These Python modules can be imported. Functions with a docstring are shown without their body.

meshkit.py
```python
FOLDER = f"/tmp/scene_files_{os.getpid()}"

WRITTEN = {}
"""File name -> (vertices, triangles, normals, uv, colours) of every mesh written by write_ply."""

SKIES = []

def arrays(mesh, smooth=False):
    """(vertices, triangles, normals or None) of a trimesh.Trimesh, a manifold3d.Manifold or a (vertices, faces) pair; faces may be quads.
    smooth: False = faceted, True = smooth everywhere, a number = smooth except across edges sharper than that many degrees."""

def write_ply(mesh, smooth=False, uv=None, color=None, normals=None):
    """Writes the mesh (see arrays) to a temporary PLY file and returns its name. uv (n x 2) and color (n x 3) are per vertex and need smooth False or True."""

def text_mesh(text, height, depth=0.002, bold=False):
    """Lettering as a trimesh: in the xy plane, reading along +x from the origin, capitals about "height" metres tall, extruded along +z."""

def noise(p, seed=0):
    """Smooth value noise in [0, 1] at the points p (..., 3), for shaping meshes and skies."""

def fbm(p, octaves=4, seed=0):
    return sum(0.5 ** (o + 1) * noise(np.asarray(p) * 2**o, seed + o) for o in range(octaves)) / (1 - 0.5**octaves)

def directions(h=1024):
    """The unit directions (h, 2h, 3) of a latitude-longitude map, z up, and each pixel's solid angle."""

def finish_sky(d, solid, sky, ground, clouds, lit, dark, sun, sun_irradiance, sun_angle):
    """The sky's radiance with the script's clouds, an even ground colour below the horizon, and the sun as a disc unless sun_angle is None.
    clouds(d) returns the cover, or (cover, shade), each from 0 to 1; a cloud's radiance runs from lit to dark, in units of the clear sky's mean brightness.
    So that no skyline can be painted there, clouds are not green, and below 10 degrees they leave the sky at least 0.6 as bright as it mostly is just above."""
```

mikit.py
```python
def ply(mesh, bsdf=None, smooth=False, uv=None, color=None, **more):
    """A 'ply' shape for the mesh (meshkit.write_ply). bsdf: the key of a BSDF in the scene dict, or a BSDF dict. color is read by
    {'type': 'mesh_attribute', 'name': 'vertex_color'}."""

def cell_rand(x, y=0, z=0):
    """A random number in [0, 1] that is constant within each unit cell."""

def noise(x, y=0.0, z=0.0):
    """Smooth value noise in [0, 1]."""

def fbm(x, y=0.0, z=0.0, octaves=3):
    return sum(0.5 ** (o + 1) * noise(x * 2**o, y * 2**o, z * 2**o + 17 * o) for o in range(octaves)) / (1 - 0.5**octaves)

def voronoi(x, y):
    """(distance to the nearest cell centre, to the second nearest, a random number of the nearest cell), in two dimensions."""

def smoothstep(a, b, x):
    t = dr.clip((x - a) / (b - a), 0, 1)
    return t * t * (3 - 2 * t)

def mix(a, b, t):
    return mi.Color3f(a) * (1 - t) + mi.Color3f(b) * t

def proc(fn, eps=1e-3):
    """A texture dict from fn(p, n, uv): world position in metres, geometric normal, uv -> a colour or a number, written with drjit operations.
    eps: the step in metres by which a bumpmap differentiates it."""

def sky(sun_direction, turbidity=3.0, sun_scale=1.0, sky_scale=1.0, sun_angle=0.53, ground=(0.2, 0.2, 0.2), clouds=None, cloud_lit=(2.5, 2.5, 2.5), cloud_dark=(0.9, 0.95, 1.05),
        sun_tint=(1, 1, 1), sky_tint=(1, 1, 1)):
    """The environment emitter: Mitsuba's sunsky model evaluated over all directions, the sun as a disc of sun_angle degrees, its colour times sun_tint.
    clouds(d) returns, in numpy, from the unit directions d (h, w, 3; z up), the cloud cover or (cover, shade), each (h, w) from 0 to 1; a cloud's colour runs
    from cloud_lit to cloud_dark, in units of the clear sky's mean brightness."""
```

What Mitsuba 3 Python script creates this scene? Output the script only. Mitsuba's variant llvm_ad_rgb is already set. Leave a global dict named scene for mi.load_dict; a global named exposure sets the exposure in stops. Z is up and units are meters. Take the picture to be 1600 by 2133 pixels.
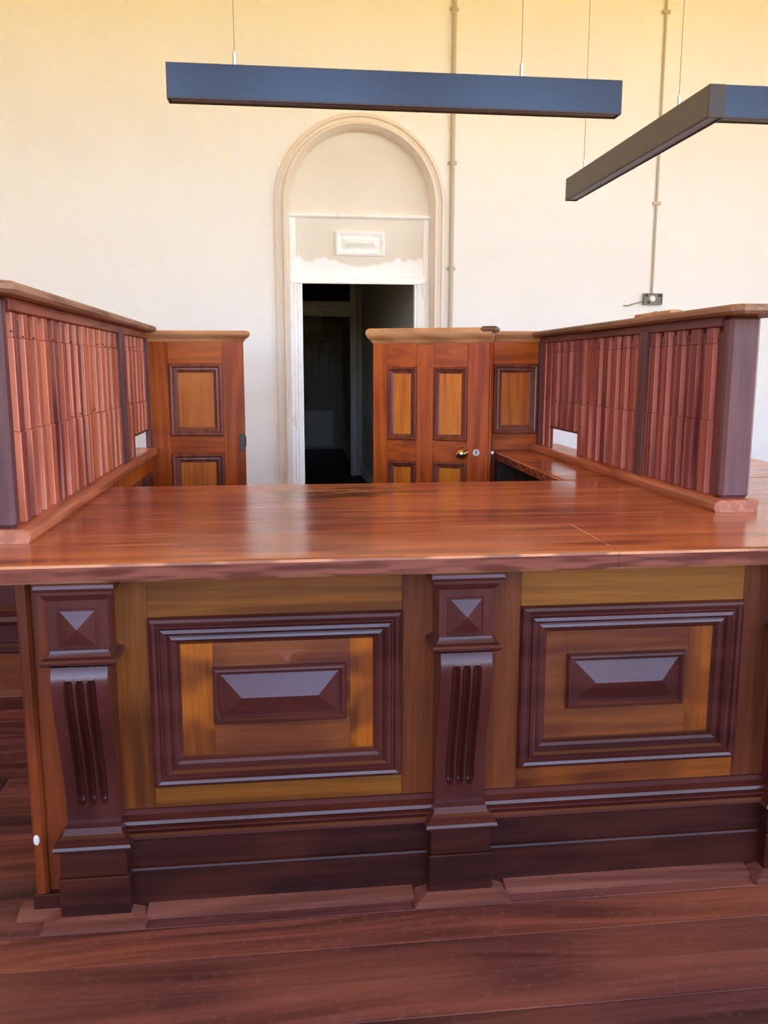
import math, random
import numpy as np, trimesh
import drjit as dr, mitsuba as mi, mikit
from mikit import noise, fbm, smoothstep, mix, cell_rand, voronoi
from shapely.geometry import Polygon, box as sbox
from shapely.ops import unary_union

random.seed(7)
rng = np.random.default_rng(7)
T = mi.ScalarTransform4f
scene, labels = {'type': 'scene'}, {}

# ------------------------------------------------------------------ camera, light, exposure
F_PX, PITCH, YAW, ROLL = 1792.14, 0.166686819, 0.116260994, 0.00103412568
CAM = np.array([0.0, 0.0, 1.5])
FWD = np.array([math.sin(YAW) * math.cos(PITCH), math.cos(YAW) * math.cos(PITCH), -math.sin(PITCH)])
R0 = np.array([math.cos(YAW), -math.sin(YAW), 0.0])
U0 = np.cross(R0, FWD)
UP = -math.sin(ROLL) * R0 + math.cos(ROLL) * U0
scene['camera'] = {'type': 'perspective', 'fov_axis': 'x', 'fov': math.degrees(2 * math.atan(800 / F_PX)),
                   'near_clip': 0.05, 'far_clip': 100.0,
                   'to_world': T().look_at(origin=CAM.tolist(), target=(CAM + FWD).tolist(), up=UP.tolist())}
exposure = 4.55
SUN = (0.35, 0.75, 0.75)              # behind the building: only sky and sunlit ground are seen through the windows
scene['sky'] = mikit.sky(SUN, turbidity=3.0, sun_angle=None, ground=(0.46, 0.335, 0.02), sun_tint=(1.0, 0.93, 0.8), sky_scale=2.2, sky_tint=(0.98, 1.0, 1.28))

# room
XL, XR, YN, YF, ZC = -4.6, 5.4, -2.7, 6.5, 5.4

# ------------------------------------------------------------------ helpers
CUR = np.eye(4)

def at(x=0, y=0, z=0, rot=0.0):
    global CUR
    CUR = np.eye(4) if (x, y, z, rot) == (0, 0, 0, 0.0) else trimesh.transformations.translation_matrix([x, y, z]) @ trimesh.transformations.rotation_matrix(math.radians(rot), [0, 0, 1])

def numbered(key):
    if key not in scene and key not in labels and not any(k.startswith(key + '__') for k in scene):
        return key
    i = 1
    while True:
        k = f'{key}_{i:03d}'
        if k not in scene and k not in labels and not any(q.startswith(k + '__') for q in scene):
            return k
        i += 1

def thing(name, label, category=None, group=None, kind=None):
    key = numbered(name)
    d = {'label': label}
    if category: d['category'] = category
    if group: d['group'] = group
    if kind: d['kind'] = kind
    labels[key] = d
    return key

def obj(name, mesh, mat, parent=None, label=None, smooth=False, kind=None, **more):
    key = numbered(f'{parent}__{name}' if parent else name)
    if isinstance(mesh, (list, tuple)) and len(mesh) and isinstance(mesh[0], trimesh.Trimesh):
        mesh = trimesh.util.concatenate(mesh)
    m = trimesh.Trimesh(np.array(mesh.vertices), np.array(mesh.faces), process=False)
    m.apply_transform(CUR)
    scene[key] = mikit.ply(m, mat, smooth=smooth, **more)
    d = {}
    if label: d['label'] = label
    if kind: d['kind'] = kind
    if d: labels[key] = d
    return key

def whole(name, mesh, mat, label, category=None, group=None, kind=None, smooth=False, **more):
    key = thing(name, label, category, group, kind)
    m = trimesh.util.concatenate(mesh) if isinstance(mesh, (list, tuple)) else mesh
    m = trimesh.Trimesh(np.array(m.vertices), np.array(m.faces), process=False)
    m.apply_transform(CUR)
    scene[key] = mikit.ply(m, mat, smooth=smooth, **more)
    return key

BOXF = np.array([[0, 1, 3], [0, 3, 2], [4, 6, 7], [4, 7, 5], [0, 4, 5], [0, 5, 1], [2, 3, 7], [2, 7, 6], [0, 2, 6], [0, 6, 4], [1, 5, 7], [1, 7, 3]])

def bx(x0, x1, y0, y1, z0, z1, ch=0.0):
    """Box between two corners, all edges chamfered by ch."""
    x0, x1 = min(x0, x1), max(x0, x1)
    y0, y1 = min(y0, y1), max(y0, y1)
    z0, z1 = min(z0, z1), max(z0, z1)
    if ch <= 0:
        return trimesh.Trimesh([[x, y, z] for x in (x0, x1) for y in (y0, y1) for z in (z0, z1)], BOXF, process=False)
    ch = min(ch, (x1 - x0) / 2.2, (y1 - y0) / 2.2, (z1 - z0) / 2.2)
    pts = []
    for x, sx in ((x0, 1), (x1, -1)):
        for y, sy in ((y0, 1), (y1, -1)):
            for z, sz in ((z0, 1), (z1, -1)):
                pts += [[x, y + sy * ch, z + sz * ch], [x + sx * ch, y, z + sz * ch], [x + sx * ch, y + sy * ch, z]]
    return trimesh.Trimesh(pts).convex_hull

def rings(rs, cap0=False, cap1=False):
    """Loft closed rings of the same length; caps are fans (convex rings)."""
    n = len(rs[0])
    v = np.vstack(rs)
    f = []
    for k in range(len(rs) - 1):
        a, b = k * n, (k + 1) * n
        for i in range(n):
            j = (i + 1) % n
            f += [[a + i, a + j, b + j], [a + i, b + j, b + i]]
    for on, base, flip in ((cap0, 0, True), (cap1, (len(rs) - 1) * n, False)):
        if on:
            for i in range(1, n - 1):
                f.append([base, base + i + 1, base + i] if flip else [base, base + i, base + i + 1])
    m = trimesh.Trimesh(v, f, process=False)
    if m.volume < 0:
        m.invert()
    return m

def frame(u0, u1, v0, v1, prof, y=0.0, fill=False):
    """Mitred moulding round a rectangle on a plane facing -y; prof = (inset, proud) from the outer edge inward."""
    rs = []
    for d, h in prof:
        a, b, c, e = u0 + d, u1 - d, v0 + d, v1 - d
        rs.append(np.array([[a, y - h, c], [b, y - h, c], [b, y - h, e], [a, y - h, e]]))
    m = rings(rs, False, fill)
    n = np.cross(m.vertices[m.faces[:, 1]] - m.vertices[m.faces[:, 0]], m.vertices[m.faces[:, 2]] - m.vertices[m.faces[:, 0]])
    if n[:, 1].sum() > 0:
        m.invert()
    return m

def hip(u0, u1, v0, v1, h, y, frac=0.95, base=0.0):
    """Hipped raised block on a plane facing -y: ridge along the longer side."""
    w, t = u1 - u0, v1 - v0
    k = min(w, t) / 2 * frac
    vm = (v0 + v1) / 2
    if w - t > 0.01:
        r = [[u0 + k, y - h, vm], [u1 - k, y - h, vm]]
        P = [[u0, y, v0], [u1, y, v0], [u1, y, v1], [u0, y, v1]] + r
        f = [[0, 1, 5], [0, 5, 4], [1, 2, 5], [2, 3, 4], [2, 4, 5], [3, 0, 4]]
    else:
        P = [[u0, y, v0], [u1, y, v0], [u1, y, v1], [u0, y, v1], [(u0 + u1) / 2, y - h, vm]]
        f = [[0, 1, 4], [1, 2, 4], [2, 3, 4], [3, 0, 4]]
    return trimesh.Trimesh(P, f, process=False)

def wrap(prof, x0, x1, yf, yb):
    """Moulding returned round three sides of a block: prof = (out, z), lofted and closed at top and bottom."""
    rs = [np.array([[x0 - o, yb, z], [x0 - o, yf - o, z], [x1 + o, yf - o, z], [x1 + o, yb, z]]) for o, z in prof]
    return rings(rs, True, True)

def ext_x(poly, x0, x1):
    """Extrude a closed (y, z) profile along x."""
    p = Polygon(poly)
    m = trimesh.creation.extrude_polygon(p, x1 - x0, engine='earcut')
    v = m.vertices
    m = trimesh.Trimesh(np.stack([v[:, 2] + x0, v[:, 0], v[:, 1]], 1), m.faces, process=False)
    if m.volume < 0: m.invert()
    return m

def ext_y(poly, y0, y1):
    """Extrude a closed (x, z) polygon along y."""
    p = poly if hasattr(poly, 'geom_type') else Polygon(poly)
    m = trimesh.creation.extrude_polygon(p, y1 - y0, engine='earcut')
    v = m.vertices
    m = trimesh.Trimesh(np.stack([v[:, 0], v[:, 2] + y0, v[:, 1]], 1), m.faces, process=False)
    if m.volume < 0: m.invert()
    return m

def ext_z(poly, z0, z1):
    p = poly if hasattr(poly, 'geom_type') else Polygon(poly)
    m = trimesh.creation.extrude_polygon(p, z1 - z0, engine='earcut')
    m.apply_translation([0, 0, z0])
    return m

def swap_x(m, x0):
    """(x, y, z) built along x -> along y at the plane x0 (for side walls)."""
    v = np.array(m.vertices)
    r = trimesh.Trimesh(np.stack([v[:, 1] + x0, v[:, 0], v[:, 2]], 1), m.faces, process=False)
    if r.volume < 0: r.invert()
    return r

def rod(p0, p1, r, n=10):
    return trimesh.creation.cylinder(radius=r, segment=[p0, p1], sections=n)

def lathe(prof, axis='y', n=24, loc=(0, 0, 0)):
    m = trimesh.creation.revolve(np.array(prof, float), sections=n)
    if axis == 'y':
        m.apply_transform(trimesh.transformations.rotation_matrix(math.pi / 2, [1, 0, 0]))
    elif axis == 'x':
        m.apply_transform(trimesh.transformations.rotation_matrix(math.pi / 2, [0, 1, 0]))
    m.apply_translation(loc)
    return m

def tube(pts, r, n=8):
    pts = np.array(pts, float)
    parts = [trimesh.creation.cylinder(radius=r, segment=[pts[i], pts[i + 1]], sections=n) for i in range(len(pts) - 1)]
    parts += [trimesh.creation.icosphere(subdivisions=1, radius=r).apply_translation(p) for p in pts[1:-1]]
    return trimesh.util.concatenate(parts)

# ------------------------------------------------------------------ materials
def lin(r, g, b):
    c = np.array([r, g, b]) / 255.0
    return tuple(np.where(c <= 0.04045, c / 12.92, ((c + 0.055) / 1.055) ** 2.4).tolist())

def mat(key, color, rough=0.5, spec=0.5, metallic=0.0, **more):
    if callable(color):
        color = mikit.proc(color)
    elif isinstance(color, tuple):
        color = {'type': 'rgb', 'value': list(color)}
    if callable(rough):
        rough = mikit.proc(rough)
    b = {'type': 'principled', 'base_color': color, 'roughness': rough, 'specular': spec, **more}
    if metallic: b['metallic'] = metallic
    scene[key] = {'type': 'twosided', 'bsdf': b}
    return key

def wood(axis, dark, mid, light, seed=0.0, amount=0.6, blotch=2.3, fine=38.0, pores=0.3):
    """Polished wood: streaks along the axis, slow blotches of the light tone, fine pores."""
    def fn(p, n, uv):
        q = {'x': (p.x, p.y, p.z), 'y': (p.y, p.x, p.z), 'z': (p.z, p.x, p.y)}[axis]
        a, b, c = q
        w = 0.5 + 0.5 * dr.sin(a * 2.3 + seed + (b + c) * 9.0)
        g = fbm(a * 1.3 + seed * 3, b * fine + w * 2.0, c * fine + w, 2)
        g2 = noise(a * 9, b * 230, c * 230)
        bl = fbm(p.x * blotch + seed, p.y * blotch, p.z * blotch + seed, 2)
        col = mix(dark, mid, smoothstep(0.28, 0.68, g))
        col = mix(col, light, smoothstep(0.42, 0.68, bl) * amount * (0.55 + 0.45 * g))
        return col * (1 - pores / 2 + pores * g2)
    return fn

GOLD_D, GOLD_M, GOLD_L = lin(92, 46, 14), lin(120, 66, 20), lin(142, 86, 30)
mat('front_across', wood('x', GOLD_D, GOLD_M, GOLD_L, 1.0, 0.8), 0.40, 0.2)
mat('front_upright', wood('z', lin(86, 40, 14), lin(114, 58, 20), lin(136, 76, 26), 2.0, 0.8), 0.40, 0.2)
mat('front_red_upright', wood('z', lin(76, 32, 16), lin(98, 46, 22), lin(114, 58, 28), 2.6, 0.8), 0.40, 0.2)
mat('front_red_across', wood('x', lin(80, 34, 16), lin(102, 48, 22), lin(150, 78, 22), 2.9, 0.8, 4.0), 0.40, 0.2)
mat('front_field', wood('x', lin(84, 36, 18), lin(106, 52, 24), lin(132, 70, 26), 5.3, 0.6, 4.0), 0.40, 0.3)
mat('front_field_end', wood('z', lin(92, 42, 14), lin(124, 60, 16), lin(170, 88, 18), 5.9, 0.95, 9.0), 0.40, 0.25)
mat('bruise', lin(126, 66, 46), 0.5, 0.3)
DK_D, DK_M, DK_L = lin(62, 24, 20), lin(78, 34, 28), lin(94, 44, 34)
mat('dark_across', wood('x', DK_D, DK_M, DK_L, 3.0, 0.35, 2.3, 12.0, 0.15), 0.26, 0.5)
mat('dark_upright', wood('z', DK_D, DK_M, DK_L, 4.0, 0.35, 2.3, 12.0, 0.15), 0.26, 0.5)
mat('plinth_wood', wood('x', lin(44, 15, 10), lin(60, 22, 14), lin(82, 36, 20), 6.0, 0.5, 4.0), 0.38, 0.35)
mat('corner_wood', wood('z', lin(90, 36, 14), lin(122, 54, 20), lin(148, 74, 30), 6.6), 0.36, 0.35)

def top_wood(p, n, uv):
    g = wood('x', lin(104, 42, 24), lin(136, 64, 36), lin(172, 98, 52), 8.0, 0.85, 1.6, 26.0)(p, n, uv)
    # scuffed, darker patch toward the far edge
    sc = smoothstep(0.40, 0.62, fbm(p.x * 9, p.y * 26, 3.0, 3)) * smoothstep(0.42, 0.1, dr.sqrt(dr.square((p.x - 0.24) / 1.3) + dr.square((p.y - 3.38) * 1.6)))
    g = mix(g, lin(52, 40, 22), sc * 0.85)
    rubbed = smoothstep(2.75, 2.25, p.y) * smoothstep(0.25, 0.7, fbm(p.x * 2.2, p.y * 16, 4.0, 2))
    g = mix(g, lin(192, 112, 56), rubbed * 0.6)
    streak = smoothstep(0.60, 0.78, fbm(p.x * 2.5, p.y * 40, 9.0, 3))
    g = mix(g, lin(198, 124, 76), streak * 0.5)
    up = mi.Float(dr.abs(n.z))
    # the front edge is darker, its arrises paled by wear and a painted highlight
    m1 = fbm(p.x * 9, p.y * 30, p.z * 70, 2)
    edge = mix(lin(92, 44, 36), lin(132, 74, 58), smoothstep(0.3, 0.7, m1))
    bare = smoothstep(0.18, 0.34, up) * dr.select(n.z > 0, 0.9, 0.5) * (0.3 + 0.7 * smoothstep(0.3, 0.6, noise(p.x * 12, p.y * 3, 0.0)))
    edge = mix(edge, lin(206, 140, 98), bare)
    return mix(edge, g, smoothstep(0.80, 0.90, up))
def top_rough(p, n, uv):
    return 0.14 + 0.10 * noise(p.x * 3, p.y * 14, 1.0)
mat('top_wood', top_wood, top_rough)
mat('worn_edge', wood('x', lin(150, 90, 60), lin(196, 138, 96), lin(214, 160, 118), 3.3), 0.4)
mat('sill_wood', wood('y', lin(134, 66, 38), lin(168, 92, 58), lin(190, 116, 78), 9.0), 0.35)
mat('cap_wood', wood('y', lin(104, 66, 46), lin(138, 94, 68), lin(160, 118, 88), 10.0), 0.5)
mat('cap_across', wood('x', lin(168, 108, 66), lin(200, 140, 92), lin(212, 160, 114), 10.5, 0.6, 2.3, 20.0, 0.2), 0.42)

def slat_fn(base, bare):  # bare: strength of the window light painted on slat edges
    def fn(p, n, uv):
        r = cell_rand(p.y / 0.0275 + 400.0, 3.0)
        r2 = cell_rand(p.y / 0.055 + 400.0, 7.0, 1.0)
        g = fbm(p.z * 0.9 + r * 9, p.y * 70, p.x * 30, 3)
        col = mix(base[0], base[1], smoothstep(0.25, 0.75, g * 0.5 + r2 * 0.5))
        col = mix(col, base[2], smoothstep(0.35, 0.95, r2) * (0.4 + 0.6 * g))
        rub = smoothstep(0.48, 0.75, fbm(p.z * 1.3 + r2 * 5, p.y * 80, p.x * 40, 3)) * 0.45
        col = mix(col, base[3], rub)
        # slat edges paled in the colour, as if catching the window light
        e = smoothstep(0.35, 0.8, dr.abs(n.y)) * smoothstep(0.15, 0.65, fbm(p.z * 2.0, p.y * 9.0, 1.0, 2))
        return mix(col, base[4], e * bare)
    return fn
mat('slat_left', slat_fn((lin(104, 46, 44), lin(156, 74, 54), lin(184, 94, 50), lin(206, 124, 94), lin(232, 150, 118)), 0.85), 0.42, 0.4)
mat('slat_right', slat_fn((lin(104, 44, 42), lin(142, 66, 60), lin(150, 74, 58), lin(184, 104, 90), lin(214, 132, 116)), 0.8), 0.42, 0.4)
mat('slat_back', wood('z', lin(84, 38, 38), lin(118, 56, 52), lin(136, 72, 64), 12.0), 0.45, 0.35)
mat('post_wood', wood('z', lin(76, 42, 44), lin(100, 60, 60), lin(116, 76, 74), 13.0), 0.45, 0.35)
mat('nail', lin(84, 40, 30), 0.6)
mat('rail_left', wood('y', lin(112, 52, 40), lin(146, 72, 50), lin(160, 86, 60), 24.0), 0.42, 0.35)
mat('rail_right', wood('y', lin(88, 44, 42), lin(112, 58, 54), lin(128, 72, 64), 25.0), 0.42, 0.35)
OR_D, OR_M, OR_L = lin(138, 54, 8), lin(170, 76, 14), lin(184, 96, 24)
mat('partition_upright', wood('z', OR_D, OR_M, OR_L, 14.0), 0.36, 0.2)
mat('partition_across', wood('x', OR_D, OR_M, OR_L, 15.0), 0.36, 0.2)
mat('partition_field', wood('z', lin(168, 84, 28), lin(192, 106, 38), lin(206, 124, 48), 16.0), 0.36, 0.2)
mat('door_upright', wood('z', lin(146, 52, 4), lin(178, 76, 12), lin(192, 96, 28), 17.0), 0.36, 0.2)
mat('door_across', wood('x', lin(142, 50, 4), lin(172, 72, 10), lin(186, 88, 22), 18.0), 0.36, 0.2)
mat('door_field', wood('z', lin(186, 90, 10), lin(208, 114, 18), lin(218, 130, 28), 19.0), 0.36, 0.2)
mat('door_moulding', wood('z', lin(96, 44, 34), lin(124, 62, 48), lin(140, 80, 62), 20.0), 0.34)

def floor_fn(tone, tint, seed):
    def fn(p, n, uv):
        w = fbm(p.x * 0.8 + seed, p.y * 3.0, 0.0, 2)
        g = fbm(p.x * 1.1 + seed, p.y * 34 + w * 9.0, seed, 3)
        g2 = noise(p.x * 10, p.y * 260, seed)
        b = fbm(p.x * 1.7, p.y * 2.6, 2.0, 2)
        col = mix(lin(70, 34, 32), lin(110, 62, 53), smoothstep(0.25, 0.75, g))
        col = mix(col, lin(140, 82, 58), smoothstep(0.5, 0.75, b) * 0.5)
        # dust lying against the counter foot
        dust = smoothstep(0.66, 0.8, fbm(p.x * 70, p.y * 70, 5.0, 2))
        col = mix(col, lin(150, 118, 96), dust * 0.10)
        return col * mi.Color3f(tint) * tone * (0.86 + 0.28 * g2)
    return fn
for i, (t, c) in enumerate(((0.74, (0.95, 0.95, 1.12)), (0.98, (1.0, 0.97, 1.0)), (1.18, (1.0, 1.0, 1.05)), (1.36, (1.06, 0.98, 0.82)))):
    mat(f'floor_wood_{i}', floor_fn(t, c, 2.7 * i + 1), 0.55, 0.35)
mat('floor_gap', lin(40, 24, 20), 0.8)
mat('shoe_wood', wood('x', lin(100, 56, 46), lin(126, 76, 62), lin(146, 96, 76), 21.0), 0.5, 0.35)

def plaster(p, n, uv):
    m = fbm(p.x * 1.3, p.y * 1.3, p.z * 1.3, 2)
    return mix(lin(232, 228, 222), lin(243, 240, 234), m)
mat('plaster', plaster, 0.7, 0.3)
mat('ceiling_paint', lin(240, 214, 148), 0.8, 0.3)

def arch_paint(p, n, uv):
    # yellowed old paint, patched fresh white at the foot of the over-door panel
    m = fbm(p.x * 3, p.y * 3, p.z * 3, 3)
    col = mix(lin(220, 210, 194), lin(230, 222, 208), m)
    edge = 2.235 + 0.10 * fbm(p.x * 22, 0.0, p.z * 3, 3) * smoothstep(0.0, 0.3, dr.abs(p.x - 0.585))
    fresh = smoothstep(0.014, -0.014, p.z - edge)
    return mix(col, lin(244, 243, 240), fresh)
mat('arch_paint', arch_paint, 0.55, 0.35)
def jamb_paint(p, n, uv):
    m = fbm(p.x * 4, p.y * 4, p.z * 4, 3)
    col = mix(lin(242, 239, 234), lin(247, 245, 242), m)
    chip = smoothstep(0.68, 0.76, fbm(p.x * 40, p.y * 40, p.z * 10, 3))
    return mix(col, lin(196, 186, 170), chip * 0.35)
mat('old_paint', jamb_paint, 0.5, 0.4)
mat('architrave_paint', lin(224, 212, 198), 0.5, 0.4)
mat('white_gloss', lin(246, 245, 244), 0.45)
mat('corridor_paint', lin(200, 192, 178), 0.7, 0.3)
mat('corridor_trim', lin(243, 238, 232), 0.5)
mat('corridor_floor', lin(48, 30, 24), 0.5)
mat('lamp_sky_blue', lin(18, 28, 56), 0.24, 0.48)  # the reflected blue sky is put into the base colour
mat('lamp_paint_dull', lin(84, 76, 70), 0.45)  # same fixture without the painted sky blue, browner, for the receding arm
mat('lamp_diffuser', lin(120, 110, 112), 0.45)
mat('lamp_edge', lin(58, 46, 44), 0.5)
mat('steel', lin(190, 190, 192), 0.3, metallic=1.0)
mat('wire_metal', lin(158, 140, 112), 0.5)
mat('conduit_paint', lin(186, 174, 154), 0.5)
mat('zinc', lin(168, 168, 172), 0.45)
mat('brass', lin(214, 190, 140), 0.2, metallic=1.0)
mat('pewter', lin(180, 160, 158), 0.35, metallic=0.8)
mat('iron', lin(62, 58, 50), 0.5)
mat('black', lin(22, 20, 18), 0.6)
mat('box_grey', lin(112, 110, 96), 0.5)
mat('ivory', lin(226, 220, 208), 0.5)
mat('dark_inside', wood('z', lin(40, 22, 16), lin(56, 32, 22), lin(64, 38, 26), 23.0), 0.6)  # dark colour stands in for the shade under the counter tops
scene['window_glass'] = {'type': 'thindielectric'}
mat('window_paint', lin(228, 226, 222), 0.5)

# ------------------------------------------------------------------ setting: walls, floor, ceiling
DX0, DX1, DZ = 0.14, 1.012, 2.115       # main doorway opening
ACX, ARO, ARI, ASP = 0.585, 0.626, 0.535, 2.662   # arch centre, outer and inner radius, springing height

def arch_poly(r, z0=-0.02, n=48):
    t = np.linspace(0, math.pi, n)
    return Polygon([(ACX + r, z0)] + [(ACX + r * math.cos(a), ASP + r * math.sin(a)) for a in t] + [(ACX - r, z0)])

far = sbox(XL - 0.3, -0.02, XR + 0.3, ZC).difference(arch_poly(ARI))
whole('wall_far', ext_y(far, YF, YF + 0.45), 'plaster', 'tall pale cream plaster wall behind the counter enclosure', kind='structure')
tym = arch_poly(ARI + 0.01).difference(sbox(DX0, -1, DX1, DZ))
door1 = thing('door_1', 'arched doorway with old white painted surround in the far wall', kind='structure')
obj('arch_panel', ext_y(tym, YF + 0.07, YF + 0.11), 'arch_paint', door1)

def arch_mould(prof, y, z0=0.0, n=56, close=False):
    """Architrave: two legs and a half ring; prof = (radius, proud)."""
    t = np.linspace(0, math.pi, n)
    rows = []
    for r, h in prof:
        pts = [(ACX + r, z0)] + [(ACX + r * math.cos(a), ASP + r * math.sin(a)) for a in t] + [(ACX - r, z0)]
        rows.append(np.array([[x, y - h, z] for x, z in pts]))
    k = len(rows[0])
    f = []
    for i in range(len(rows) - 1):
        for j in range(k - 1):
            a, b = i * k + j, (i + 1) * k + j
            f += [[a, a + 1, b + 1], [a, b + 1, b]]
    m = trimesh.Trimesh(np.vstack(rows), f, process=False)
    return m
obj('architrave', arch_mould([(ARO, -0.002), (ARO, 0.014), (ARO - 0.008, 0.026), (ARO - 0.028, 0.032), (ARO - 0.034, 0.014), (ARO - 0.054, 0.008),
                              (ARO - 0.060, 0.030), (ARO - 0.068, 0.042), (ARO - 0.080, 0.044), (ARO - 0.088, 0.026), (ARI - 0.008, 0.014), (ARI - 0.018, -0.01), (ARI - 0.018, -0.075)], YF), 'architrave_paint', door1, smooth=25)
# over-door: transom bead, hipped panel, lintel, jamb linings
YA = YF + 0.07
obj('transom_bead', ext_x([(YA + 0.01, 2.575), (YA - 0.02, 2.575), (YA - 0.035, 2.585), (YA - 0.035, 2.598), (YA - 0.02, 2.606), (YA + 0.01, 2.612)], ACX - ARI + 0.018, ACX + ARI - 0.018), 'old_paint', door1)
obj('raised_panel', [frame(0.406, 0.768, 2.312, 2.484, [(0, -0.002), (0, 0.02), (0.012, 0.026), (0.026, 0.02), (0.034, 0.004), (0.04, 0.004)], YA), hip(0.446, 0.728, 2.352, 2.444, 0.035, YA - 0.003)], 'old_paint', door1)
for s in (-1, 1):
    x = ACX + s * (ARI - 0.018)
    obj('panel_stile', bx(x - s * 0.045, x, YA - 0.012, YA + 0.01, 2.12, 2.578, 0.003), 'old_paint', door1)
    xi = DX0 if s < 0 else DX1
    obj('jamb', bx(xi - (0.08 if s < 0 else 0.0), xi + (0.0 if s < 0 else 0.066), YA - 0.02, YA + 0.02, 0.0, 2.165, 0.004), 'old_paint', door1)
    obj('jamb_lining', bx(xi - (0.0 if s < 0 else 0.018), xi + (0.018 if s < 0 else 0.0), YA - 0.015, YF + 0.112, 0.0, DZ, 0.003), 'white_gloss', door1)
obj('lintel', bx(DX0 - 0.08, DX1 + 0.066, YA - 0.03, YA + 0.02, DZ, 2.168, 0.006), 'white_gloss', door1)
obj('lintel_bead', bx(DX0 - 0.055, DX1 + 0.04, YA - 0.036, YA - 0.02, DZ - 0.008, DZ + 0.012, 0.004), 'white_gloss', door1)
for xx in (DX0 - 0.045, DX0 - 0.022):
    obj('jamb_bead', bx(xx, xx + 0.008, YA - 0.028, YA - 0.018, 0.0, 2.11, 0.003), 'old_paint', door1)

# dim corridor beyond the doorway
CY0, CY1, CX0, CX1, CZ = YF + 0.45, 16.0, -0.45, 1.09, 3.1
whole('wall_corridor_right', bx(CX1, CX1 + 0.2, CY0 - 0.02, CY1 + 0.2, 0, CZ), 'corridor_paint', 'right wall of the dark corridor', kind='structure')
whole('wall_corridor_left', bx(CX0 - 0.2, CX0, CY0 - 0.02, CY1 + 0.2, 0, CZ), 'corridor_paint', 'left wall of the dark corridor', kind='structure')
whole('wall_corridor_end', bx(CX0 - 0.2, CX1 + 0.2, CY1, CY1 + 0.2, 0, CZ), 'corridor_paint', 'end wall of the dark corridor', kind='structure')
whole('ceiling_corridor', bx(CX0 - 0.2, CX1 + 0.2, CY0, CY1 + 0.2, CZ, CZ + 0.1), 'corridor_paint', 'ceiling of the dark corridor', kind='structure')
whole('floor_corridor', bx(CX0 - 0.2, CX1 + 0.2, YF, CY1 + 0.2, -0.1, 0.0), 'corridor_floor', 'dark floor of the corridor', kind='structure')
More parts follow.
